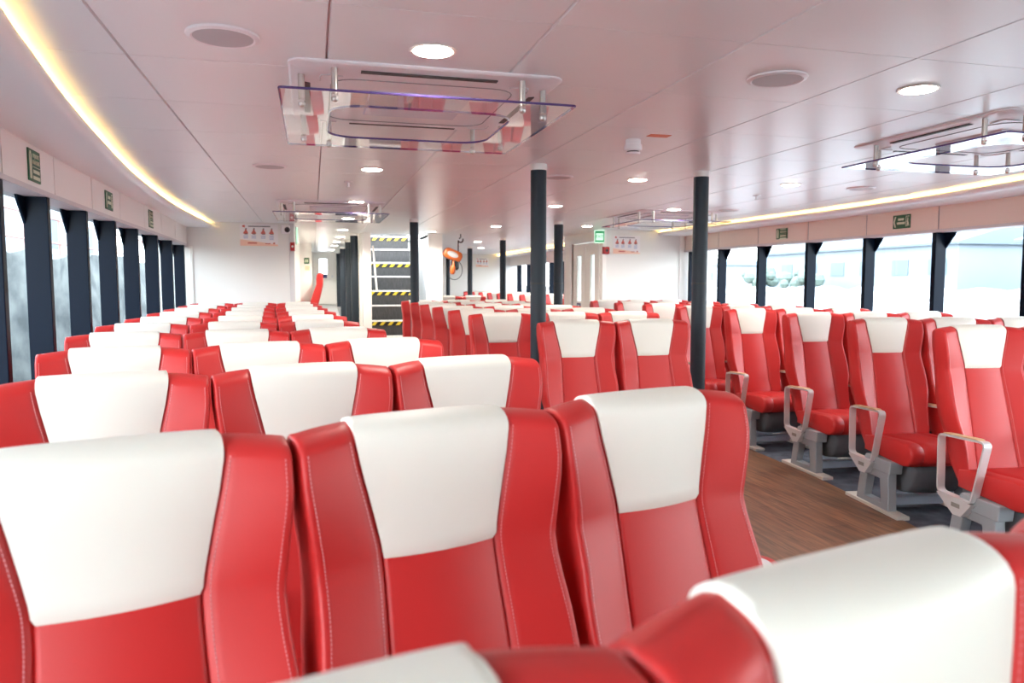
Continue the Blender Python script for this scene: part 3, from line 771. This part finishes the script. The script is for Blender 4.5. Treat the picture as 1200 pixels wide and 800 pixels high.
def aircon(x, y, label, s=1.04):
    p = empty('ceiling_air_conditioner', (x, y, CEIL))
    h = s / 2
    body = MB()
    secs = []
    for k, z in ((1.0, 0.0), (1.0, -0.006), (0.985, -0.011)):
        secs.append([(q[0], q[1], z) for q in rrect(-h * k, h * k, -h * k, h * k, 0.06 * k)])
    secs.append([(q[0], q[1], -0.024) for q in rrect(-h * 0.80, h * 0.80, -h * 0.80, h * 0.80, 0.10)])
    secs.append([(q[0], q[1], -0.022) for q in rrect(-h * 0.66, h * 0.66, -h * 0.66, h * 0.66, 0.10)])
    body.loft(secs)
    b = body.obj('cassette', M['acwhite'], p, smooth=0.4)
    MB().lathe([(0.30, -0.020), (0.29, -0.032), (0.10, -0.036)], (0, 0, 0), 4).xf(Matrix.Rotation(PI / 4, 4, 'Z')).obj('intake_panel', M['aclilac'], b, smooth=0.3)
    MB().tube([(q[0], q[1], -0.0235) for q in rrect(-h * 0.70, h * 0.70, -h * 0.70, h * 0.70, 0.10)], 0.0025, 6, closed=True).obj('panel_groove', M['seamgrey'], b)
    for k in range(4):
        MB().box(-h * 0.50, h * 0.50, -h * 0.90, -h * 0.85, -0.022, -0.010).xf(Matrix.Rotation(k * PI / 2, 4, 'Z')).obj('air_slot', M['slot'], b)
        MB().tube([(-h * 0.62, -h * 0.78, -0.026), (-h * 0.70, -h * 0.785, -0.0255), (-h * 0.77, -h * 0.77, -0.024), (-h * 0.785, -h * 0.70, -0.0255), (-h * 0.78, -h * 0.62, -0.026)], 0.003, 6).xf(Matrix.Rotation(k * PI / 2, 4, 'Z')).obj('corner_groove', M['trimgrey'], b)
    d = -0.115; H = 0.55
    n = 8
    outer = rrect(-H, H, -H, H, 0.012, n); inner = rrect(-0.37, 0.37, -0.33, 0.31, 0.13, n)
    sh = MB().ring(outer, inner, 2, d - 0.005, d + 0.005).obj('deflector_panel', M['acrylic'], p); sh['label'] = 'clear acrylic air deflector panel'
    for nm, lp in (('outer_edge', outer), ('inner_edge', inner)):
        e = MB().tube([(q[0], q[1], d) for q in lp], 0.0046, 6, closed=True).obj('polished_edge', M['acryledge'], sh)
    e2 = 0.43
    for sx in (-1, 1):
        for (ax, ay) in ((sx * e2 * 0.83, -0.47), (sx * e2 * 0.83, 0.47), (sx * 0.475, -e2 * 0.83), (sx * 0.475, e2 * 0.83)):
            st = MB().lathe([(0.0125, -0.0), (0.0125, d + 0.004 + 0.0)], (ax, ay, 0), 12).obj('standoff', M['steel'], p, smooth=0.6)
            MB().lathe([(0.012, d - 0.004), (0.014, d - 0.008), (0.012, d - 0.018), (0.005, d - 0.023)], (ax, ay, 0), 12).obj('standoff_cap', M['steel'], st, smooth=0.8)
    tag(p, label, 'air conditioner', 'ceiling air conditioners with acrylic panels')
aircon(0.45, 3.33, 'ceiling air conditioner with clear acrylic panel, nearest one at upper left')
aircon(0.20, 8.05, 'ceiling air conditioner with clear acrylic panel, far one above the left corridor')
aircon(3.60, 3.28, 'ceiling air conditioner with clear acrylic panel, cut by the right edge')
aircon(3.97, 8.0, 'ceiling air conditioner with clear acrylic panel, far one above the exit sign')

sd = empty('smoke_detector', (1.75, 3.92, CEIL))
MB().lathe([(0.042, 0), (0.042, -0.025), (0.050, -0.028), (0.050, -0.058), (0.046, -0.062)], (0, 0, 0), 28).obj('base', M['acwhite'], sd, smooth=0.6)
MB().lathe([(0.034, -0.061), (0.034, -0.070)], (0, 0, 0), 20).obj('sensor_slot', M['slot'], sd)
MB().lathe([(0.042, -0.070), (0.038, -0.080), (0.015, -0.084)], (0, 0, 0), 24).obj('cap', M['acwhite'], sd, smooth=0.6)
tag(sd, 'white smoke detector on the ceiling between the air conditioners', 'smoke detector')
tg = MB().box(1.775, 1.895, 3.74, 3.80, CEIL - 0.003, CEIL).obj('ceiling_tag', M['orangelab']); tag(tg, 'small orange sticker on the ceiling beside the smoke detector', 'sticker')
for x, y, n in ((0.29, 6.09, 'tiny sprinkler head on the ceiling beyond the nearest air conditioner'), (3.93, 6.06, 'tiny sprinkler head on the ceiling right of the right tall pole'), (2.55, 8.1, 'tiny sprinkler head on the ceiling between the poles')):
    p = empty('sprinkler_head', (x, y, CEIL))
    MB().lathe([(0.035, 0), (0.033, -0.006), (0.010, -0.008)], (0, 0, 0), 20).obj('mount_plate', M['alu'], p)
    MB().lathe([(0.010, -0.006), (0.008, -0.035), (0.016, -0.038), (0.016, -0.042)], (0, 0, 0), 12).obj('nozzle', M['alu'], p)
    tag(p, n, 'sprinkler', 'ceiling sprinklers')

# ------------------------------------------------------------------ signs and posters
def plate(name, w, h, m, loc, rz, tilt=0.0):
    """thin sign whose face looks along local -y"""
    o = MB().box(-w/2, w/2, 0, 0.006, -h/2, h/2).obj(name, m, None, loc, rz)
    return o
def print_on(par, name, m, polys, y=-0.0012, dep=0.0014):
    mb = MB()
    for p in polys: mb.prism(p, 1, y - dep / 2, y + dep / 2)
    return mb.obj(name, m, par)
def rect(x0, x1, z0, z1): return [(x0, z0), (x1, z0), (x1, z1), (x0, z1)]
def letters(par, txt, size, x, z, m, y=-0.001, sxx=1.0):
    me = text_mesh(txt).copy(); me.materials.clear(); me.materials.append(m)
    o = bpy.data.objects.new('lettering', me); COL.objects.link(o); o.parent = par
    o.location = (x, y, z); o.rotation_euler = (PI / 2, 0, 0); o.scale = (size * sxx, size, 0.1)
    return o
def jacket_sign(loc, rz, label, w=0.20, h=0.165):
    o = plate('safety_sign', w, h, M['green'], loc, rz)
    x0 = -w/2 + 0.010
    print_on(o, 'jacket_symbol', M['lumin'], [[(x0 + 0.004, -h/2 + 0.012), (x0 + 0.018, -h/2 + 0.012), (x0 + 0.019, 0.02), (x0 + 0.012, 0.045), (x0 + 0.010, h/2 - 0.014), (x0 + 0.004, h/2 - 0.03), (x0 + 0.001, 0.02)],
                                             [(x0 + 0.022, -h/2 + 0.012), (x0 + 0.036, -h/2 + 0.012), (x0 + 0.040, 0.02), (x0 + 0.036, h/2 - 0.03), (x0 + 0.028, h/2 - 0.012), (x0 + 0.012, h/2 - 0.010), (x0 + 0.014, h/2 - 0.024), (x0 + 0.024, h/2 - 0.028), (x0 + 0.026, 0.02)]])
    xc = 0.024
    letters(o, 'LIFEJACKET', 0.030, xc, 0.052, M['lumin'], sxx=0.72)
    letters(o, 'UNDER SEATS', 0.030, xc, 0.019, M['lumin'], sxx=0.62)
    print_on(o, 'sign_line', M['lumin'], [rect(-0.035, 0.085, -0.007, -0.004)])
    print_on(o, 'sign_print', M['lumin'], [rect(-0.030, 0.078, -0.038, -0.020), rect(-0.035, 0.085, -0.070, -0.052)])
    tag(o, label, 'sign', 'green life jacket signs'); return o
def arrow_sign(loc, rz, label, w=0.225, h=0.135):
    o = plate('safety_sign', w, h, M['green'], loc, rz)
    print_on(o, 'arrow_symbol', M['lumin'], [[(-w/2 + 0.042, h/2 - 0.014), (-w/2 + 0.026, h/2 - 0.014), (-w/2 + 0.008, 0), (-w/2 + 0.026, -h/2 + 0.014), (-w/2 + 0.042, -h/2 + 0.014), (-w/2 + 0.024, 0)]])
    print_on(o, 'running_man_symbol', M['lumin'], [rect(w/2 - 0.056, w/2 - 0.050, -0.05, 0.05), rect(w/2 - 0.056, w/2 - 0.012, 0.046, 0.052), rect(w/2 - 0.038, w/2 - 0.026, 0.022, 0.036),
        [(w/2 - 0.044, -0.004), (w/2 - 0.030, -0.004), (w/2 - 0.022, 0.018), (w/2 - 0.038, 0.018)], [(w/2 - 0.042, -0.05), (w/2 - 0.032, -0.05), (w/2 - 0.030, -0.004), (w/2 - 0.040, -0.004)], [(w/2 - 0.028, -0.035), (w/2 - 0.012, -0.05), (w/2 - 0.022, -0.004), (w/2 - 0.032, -0.004)]])
    print_on(o, 'sign_print', M['lumin'], [rect(-0.045, 0.030, 0.012, 0.034), rect(-0.058, 0.046, -0.026, -0.004)])
    tag(o, label, 'sign', 'green exit direction signs'); return o
def wall_rz(side, wf, y):
    dx = (wf(y + 0.1) - wf(y - 0.1)) / 0.2
    a = math.atan(dx)      # face looks towards the cabin
    return (PI / 2 - a) if side == 'left' else (-PI / 2 - a)
def on_wall(side, y, z): 
    wf = lw if side == 'left' else rw
    s = 1 if side == 'left' else -1
    return (wf(y) + s * 0.007, y, z)
SZ = (VT + VB) / 2 + 0.012
jacket_sign(on_wall('left', 4.50, SZ), wall_rz('left', lw, 4.5), 'green life jacket sign on the white panel nearest to the left edge')
arrow_sign(on_wall('left', 6.22, SZ), wall_rz('left', lw, 6.22), 'small green arrow sign between the two life jacket signs on the left wall')
jacket_sign(on_wall('left', 7.86, SZ), wall_rz('left', lw, 7.86), 'small green life jacket sign near the far end of the left wall')
jacket_sign(on_wall('right', 8.12, SZ), wall_rz('right', rw, 8.12), 'green life jacket sign on the beige panel of the right wall', 0.21, 0.13)
arrow_sign(on_wall('right', 6.25, SZ), wall_rz('right', rw, 6.25), 'green sign with an arrow and door on the right wall')

def poster(x0, x1, z0, z1, y, label):
    w, h = x1 - x0, z1 - z0
    o = MB().box(-w/2, w/2, 0, 0.005, -h/2, h/2).obj('poster_sign', M['poster'], None, ((x0 + x1)/2, y - 0.005, (z0 + z1)/2))
    print_on(o, 'title_print', M['postergrey'], [rect(-w*0.28, w*0.30, h*0.37, h*0.42)])
    print_on(o, 'badge_print', M['posterred'], [[(-w*0.43, h*0.36), (-w*0.37, h*0.34), (-w*0.36, h*0.43), (-w*0.40, h*0.46), (-w*0.44, h*0.42)]])
    for k, cx in enumerate((-0.35, -0.14, 0.11, 0.33)):
        c = cx * w
        print_on(o, 'figure_print', M['posterred'], [[(c - w*0.07, h*0.08), (c - w*0.02, h*0.02), (c + w*0.05, h*0.02), (c + w*0.065, h*0.10), (c + w*0.03, h*0.20), (c + w*0.02, h*0.28), (c - w*0.015, h*0.28), (c - w*0.02, h*0.20)]])
        print_on(o, 'hair_print', M['postergrey'], [[(c - w*0.012, h*0.26), (c + w*0.03, h*0.25), (c + w*0.03, h*0.31), (c, h*0.32)], [(c - w*0.03, h*0.02), (c + w*0.045, h*0.02), (c + w*0.05, h*0.07), (c - w*0.02, h*0.06)]], -0.0026)
        print_on(o, 'caption_print', M['posterblue'], [rect(c - w*0.06, c + w*0.06, -h*(0.02 + 0.055*q) - h*0.03, -h*(0.02 + 0.055*q)) for q in range(3 if k < 3 else 4)])
    print_on(o, 'border_print', M['posterpeach'], [[(-w*0.5, -h*0.5), (w*0.5, -h*0.5), (w*0.5, -h*0.44), (w*0.1, -h*0.34), (-w*0.2, -h*0.27), (-w*0.5, -h*0.20)]])
    print_on(o, 'footer_print', M['posterred'], [rect(-w*0.30, -w*0.06, -h*0.40, -h*0.34), rect(w*0.16, w*0.30, -h*0.41, -h*0.37), rect(w*0.37, w*0.42, -h*0.41, -h*0.34)], -0.0026)
    tag(o, label, 'poster', 'life jacket instruction posters')
poster(-0.905, -0.43, 1.905, 2.19, YB, 'life jacket instruction poster on the white bulkhead at left')
poster(4.36, 4.80, 1.855, 2.125, YB, 'life jacket instruction poster on the white bulkhead right of the exit sign')
poster(4.33, 4.69, 1.86, 2.10, 20.0, 'small distant instruction poster on the stern wall')

# exit sign box, alarms, camera
ex = empty('exit_sign', (4.11, 10.36, 2.10)); ex.rotation_euler = (0, 0, math.radians(-14))
MB().box(-0.075, 0.075, 0, 0.05, -0.095, 0.095).obj('sign_box', M['exitwhite'], ex, bevel=0.004)
MB().ring([(-0.068, -0.08), (0.068, -0.08), (0.068, 0.08), (-0.068, 0.08)], [(-0.054, -0.056), (0.054, -0.056), (0.054, 0.048), (-0.054, 0.048)], 1, -0.004, -0.0005).obj('green_frame', M['exitgreen'], ex)
letters(ex, 'EXIT', 0.058, 0.0, 0.0, M['exitgreen'], -0.002, 0.95)
MB().box(-0.02, 0.02, 0.01, 0.04, 0.095, CEIL - 2.10).obj('bracket', M['white'], ex)
tag(ex, 'lit green EXIT sign box hanging beside the double doors', 'exit sign')
al = empty('fire_alarm', (4.24, 10.388, 1.90))
MB().box(-0.045, 0.045, 0, 0.05, -0.05, 0.05).obj('alarm_body', M['alarm'], al, bevel=0.006)
MB().box(-0.05, 0.05, 0.05, 0.062, -0.055, 0.055).obj('mount_plate', M['alarm'], al)
MB().lathe([(0.022, 0), (0.02, 0.012)], (0, 0, 0), 16).xf(Matrix.Translation((0, 0.0, 0.0)) @ Matrix.Rotation(PI / 2, 4, 'X')).obj('push_button', M['black'], al)
tag(al, 'red fire alarm box under the lit exit sign', 'alarm', 'red alarm boxes')
al2 = empty('fire_alarm', (BX - 0.014, 10.388, 1.90))
MB().box(-0.028, 0.028, 0, 0.05, -0.055, 0.055).obj('alarm_body', M['alarm'], al2, bevel=0.006)
MB().box(-0.03, 0.03, 0.05, 0.061, -0.06, 0.06).obj('mount_plate', M['alarm'], al2)
MB().lathe([(0.015, 0), (0.013, 0.012)], (0, 0, 0), 16).xf(Matrix.Rotation(PI / 2, 4, 'X')).obj('push_button', M['white'], al2)
tag(al2, 'red alarm box at the right edge of the left bulkhead', 'alarm', 'red alarm boxes')
cam_ = empty('security_camera', (BX - 0.10, YB - 0.012, 2.125))
MB().box(-0.06, 0.06, -0.05, 0.012, -0.055, 0.055).obj('housing', M['acwhite'], cam_, bevel=0.02, seg=3)
MB().lathe([(0.001, -0.036), (0.02, -0.030), (0.033, -0.012), (0.036, 0.0)], (0, 0, 0), 20).xf(Matrix.Translation((0.025, -0.05, -0.005)) @ Matrix.Rotation(-PI / 2, 4, 'X')).obj('lens_dome', M['black'], cam_, smooth=0.8)
tag(cam_, 'white security camera with black dome beside the left poster', 'camera')
el = empty('emergency_light', (BX + 0.045, 10.62, 2.06))
MB().box(-0.012, 0.012, 0, 0.03, -0.11, 0.11).obj('tube_cover', M['exitwhite'], el, bevel=0.004)
MB().box(-0.020, -0.012, 0.0, 0.03, -0.12, 0.12).obj('mount_plate', M['green'], el)
tag(el, 'thin upright lit green and white lamp at the corridor mouth', 'lamp')
g1 = plate('safety_sign', 0.10, 0.12, M['green'], (-0.10, 15.494, 1.86), 0)
print_on(g1, 'door_symbol', M['lumin'], [rect(-0.03, -0.002, -0.03, 0.03), rect(0.006, 0.03, -0.03, 0.03)]); tag(g1, 'small dark green sign on the corridor wall above the yellow notice', 'sign')
g2 = plate('notice_sign', 0.09, 0.09, mat('pale_yellow', (0.75, 0.62, 0.38), 0.5), (-0.09, 15.494, 1.715), 0)
print_on(g2, 'notice_print', M['posterpeach'], [rect(-0.02, 0.02, -0.025, 0.025)]); tag(g2, 'small pale yellow notice on the corridor wall under the green sign', 'notice')
op = empty('lone_seat_marker')
bpy.data.objects.remove(op)
place_seat(0.16, 15.2, -90, 'lone red seat standing sideways in the left corridor', 'ferry seats in the far cabin', 0.9, 0.44)

# orange chain hoist hanging from a ceiling hook
hx, hy = 2.22, 12.0
ho = empty('chain_hoist', (hx, hy, 1.87))
TILT = Matrix.Rotation(math.radians(22), 4, 'Y')
secs = []
for y, k in ((-0.075, 0.80), (-0.06, 0.96), (-0.02, 1.0), (0.04, 1.0), (0.075, 0.85)):
    secs.append([(q[0], y, q[1]) for q in rrect(-0.165 * k, 0.150 * k, -0.085 * k, 0.085 * k, 0.07 * k, 6)])
MB().loft(secs).xf(TILT).obj('hoist_body', M['orange'], ho, smooth=0.8)
lo_ = MB().prism([(0.095 * math.cos(2*PI*k/24) - 0.02, 0.045 * math.sin(2*PI*k/24)) for k in range(24)], 1, -0.082, -0.074).xf(TILT).obj('name_plate', M['spkgrille'], ho)
MB().prism([(0.06 * math.cos(2*PI*k/24) - 0.02, 0.02 * math.sin(2*PI*k/24)) for k in range(24)], 1, -0.084, -0.0822).xf(TILT).obj('plate_print', M['trimgrey'], lo_)
pts = [(0.085, 0, 0.03), (0.085, 0, 0.19)] + [(0.125 + 0.04 * math.cos(q), 0, 0.245 + 0.04 * math.sin(q)) for q in [math.radians(a) for a in range(-170, 40, 25)]]
MB().tube(pts, 0.011, 8).obj('top_hook', M['black'], ho, smooth=0.9)
MB().tube([(0.125, 0, CEIL - 1.87), (0.125, 0, 0.29), (0.10, 0, 0.262)], 0.010, 8).obj('ceiling_eye', M['black'], ho, smooth=0.9)
MB().tube([(0.02, -0.01, -0.06), (0.03, -0.01, -0.12), (0.03, -0.01, -0.21), (0.02, -0.01, -0.23)], [0.05, 0.062, 0.062, 0.045], 12).obj('chain_bag', M['black'], ho)
MB().tube([(-0.01, -0.08, -0.10), (-0.01, -0.08, -0.17), (-0.02, -0.08, -0.20), (-0.025, -0.08, -0.27), (-0.03, -0.08, -0.31)], [0.012, 0.02, 0.045, 0.045, 0.028], 12).obj('lower_block', M['orange'], ho, smooth=0.8)
pts = [(0.12, 0, -0.06)] + [(0.02 + 0.13 * math.cos(math.radians(a)), 0, -0.24 + 0.16 * math.sin(math.radians(a))) for a in range(50, -200, -18)]
MB().tube(pts, 0.006, 6).obj('control_cable', M['black'], ho, smooth=0.9)
tag(ho, 'orange chain hoist hanging from a ceiling hook right of the stairs', 'hoist')
bl = MB().tube([(3.02, 18.9, 1.63), (3.06, 18.85, 1.60), (3.06, 18.85, 1.52), (3.02, 18.9, 1.48)], 0.03, 8).obj('brass_bell', M['brass']); 
bpy.data.objects.remove(bl)

# ------------------------------------------------------------------ outside
def rough_strip(pts_fn, n, m_, amp, seed):
    rnd = random.Random(seed); rows = []
    for i in range(n + 1):
        row = []
        for j in range(m_ + 1):
            p = Vector(pts_fn(i / n, j / m_)); p += Vector((rnd.uniform(-amp, amp), rnd.uniform(-amp, amp), rnd.uniform(-amp, amp)))
            row.append(p)
        rows.append(row)
    return MB().grid(rows)
q = MB(); n = 60
rnd = random.Random(3); secs = []
for i in range(n + 1):
    y = 2 + 44 * i / n
    top = 1.93 + 0.10 * math.sin(y * 0.7) + rnd.uniform(-0.10, 0.10)
    secs.append([(-4.3 + rnd.uniform(-.1, .1), y, -2.0), (-4.4 + rnd.uniform(-.1, .1), y, 0.6), (-4.5 + rnd.uniform(-.12, .12), y, top), (-7.5, y, top + rnd.uniform(-.1, .1)), (-7.5, y, -2.0)])
tag(q.loft(secs).obj('quay_wall', M['quay'], smooth=0.6), 'rough grey concrete quay wall outside the left windows', 'quay wall')
rl_ = empty('quay_railing', (-5.2, 8, 1.75))
for k in range(10): MB().tube([(0, k * 2.0, 0), (0, k * 2.0, 1.0)], 0.03, 6).obj('railing_post', M['rust'], rl_)
for z in (0.5, 1.0): MB().tube([(0, 0, z), (0, 18, z)], 0.025, 6).obj('railing_bar', M['rust'], rl_)
tag(rl_, 'red railing on top of the grey quay wall', 'railing')
def shed(x, y, w, d, h, z, label, m1, m2):
    p = empty('harbour_building', (x, y, z))
    bd = MB().box(-w/2, w/2, -d/2, d/2, 0, h).obj('building_wall', m1, p)
    MB().prism([(-w/2 - 0.3, h), (w/2 + 0.3, h), (w/2 + 0.3, h + 0.15), (0, h + w * 0.16), (-w/2 - 0.3, h + 0.15)], 1, -d/2 - 0.3, d/2 + 0.3).obj('roof', m2, p)
    for k in range(int(d / 3)):
        MB().box(-w/2 - 0.04, -w/2 if x > 0 else w/2 + 0.04, -d/2 + 0.8 + 3 * k, -d/2 + 2.2 + 3 * k, h * 0.35, h * 0.7).obj('window', M['roof'], p)
    tag(p, label, 'building', 'buildings on the shore')
shed(-13, 22, 5, 14, 3.4, 1.7, 'pale building behind the quay on the left', M['shedpale'], M['roof'])
shed(-15, 44, 6, 16, 4.0, 1.7, 'farther pale building behind the quay on the left', M['shedpale'], M['bldg'])
bank = rough_strip(lambda u, v: (9.0 + 22 * v, -4 + 80 * u, -1.2 + 2.35 * v ** 0.8), 80, 22, 0.22, 5)
tag(bank.obj('rubble_bank', M['rocks'], smooth=False), 'pale rocky shore bank outside the right windows', 'shore')
shed(40, 22, 8, 18, 2.6, 0.95, 'long grey shed on the shore, seen in the rightmost windows', M['bldg'], M['roof'])
shed(41, 46, 8, 20, 2.8, 0.95, 'long grey shed on the shore, seen beside the tall right pole', M['bldg'], M['roof'])
shed(40, 68, 5, 8, 2.2, 0.95, 'small pale hut on the shore, farthest on the right', M['shedpale'], M['bldg'])
rnd = random.Random(11)
for k, (x, y) in enumerate(((33.6, 46.5), (33.4, 51), (33.8, 67))):
    mb = MB()
    mb.lathe([(0.02, 0.0), (0.45, 0.15), (0.5, 0.5), (0.3, 0.85), (0.02, 1.0)], (0, 0, 0), 9)
    for j in range(14):
        r = rnd.uniform(0.3, 0.5); c = (rnd.uniform(-1.0, 1.0), rnd.uniform(-1.4, 1.4), rnd.uniform(r + 0.02, 1.4))
        mb.lathe([(0.05*r, -r), (0.7*r, -0.7*r), (r, 0), (0.7*r, 0.7*r), (0.05*r, r)], c, 9)
    o = mb.obj('shore_bush', M['leaf'], None, (x, y, 0.951)); tag(o, 'pale green bush on the shore behind the rocky bank', 'bush', 'bushes on the shore')
sg_ = MB().box(31.6, 120, -40, 140, -2.0, 0.95).obj('shore_ground', M['rocks']); struct(sg_)
gd = MB().box(-60, 90, -40, 120, -2.6, -2.0).obj('harbour_ground', M['rocks']); struct(gd)

# ------------------------------------------------------------------ world, lights, camera
wd = bpy.data.worlds.new('overcast'); scene.world = wd; wd.use_nodes = True
N, L = wd.node_tree.nodes, wd.node_tree.links
bg = N['Background']
tc = N.new('ShaderNodeTexCoord'); sp = N.new('ShaderNodeSeparateXYZ'); rp = N.new('ShaderNodeValToRGB')
rp.color_ramp.elements[0].position = 0.0; rp.color_ramp.elements[0].color = (1.0, 0.99, 0.97, 1)
rp.color_ramp.elements[1].position = 0.6; rp.color_ramp.elements[1].color = (0.74, 0.86, 1.0, 1)
L.new(tc.outputs['Generated'], sp.inputs[0]); L.new(sp.outputs['Z'], rp.inputs[0]); L.new(rp.outputs[0], bg.inputs['Color'])
bg.inputs['Strength'].default_value = 4.0

cam = bpy.data.cameras.new('camera'); co = bpy.data.objects.new('camera', cam); COL.objects.link(co)
F = 872.0
d = Vector(((366 - 600) / F, (400 - 332) / F, 1)).normalized()
up = Vector((0, 1, -(400 - 332) / F)).normalized()
xr = up.cross(d)
if xr.x < 0: xr = -xr
# rows: world X, Y, Z in camera coords (x right, y up, z forward)
mtx = Matrix(((xr.x, xr.y, -xr.z, 0), (d.x, d.y, -d.z, 0), (up.x, up.y, -up.z, 0), (0, 0, 0, 1)))
co.matrix_world = Matrix.Translation((0, 0, 1.41)) @ mtx
cam.sensor_width = 36; cam.lens = F / 1200 * 36
cam.clip_start = 0.05; cam.clip_end = 300
cam.dof.use_dof = True; cam.dof.focus_distance = 3.2; cam.dof.aperture_fstop = 4.5
scene.camera = co

scene.view_settings.view_transform = 'Standard'; scene.view_settings.look = 'None'
scene.view_settings.gamma = 1.0; scene.view_settings.use_curve_mapping = False
scene.view_settings.exposure = 1.96
scene.cycles.use_denoising = True
scene.cycles.max_bounces = 14; scene.cycles.diffuse_bounces = 7; scene.cycles.glossy_bounces = 4; scene.cycles.transparent_max_bounces = 16
scene.cycles.sample_clamp_indirect = 8
scene.cycles.caustics_reflective = False; scene.cycles.caustics_refractive = False
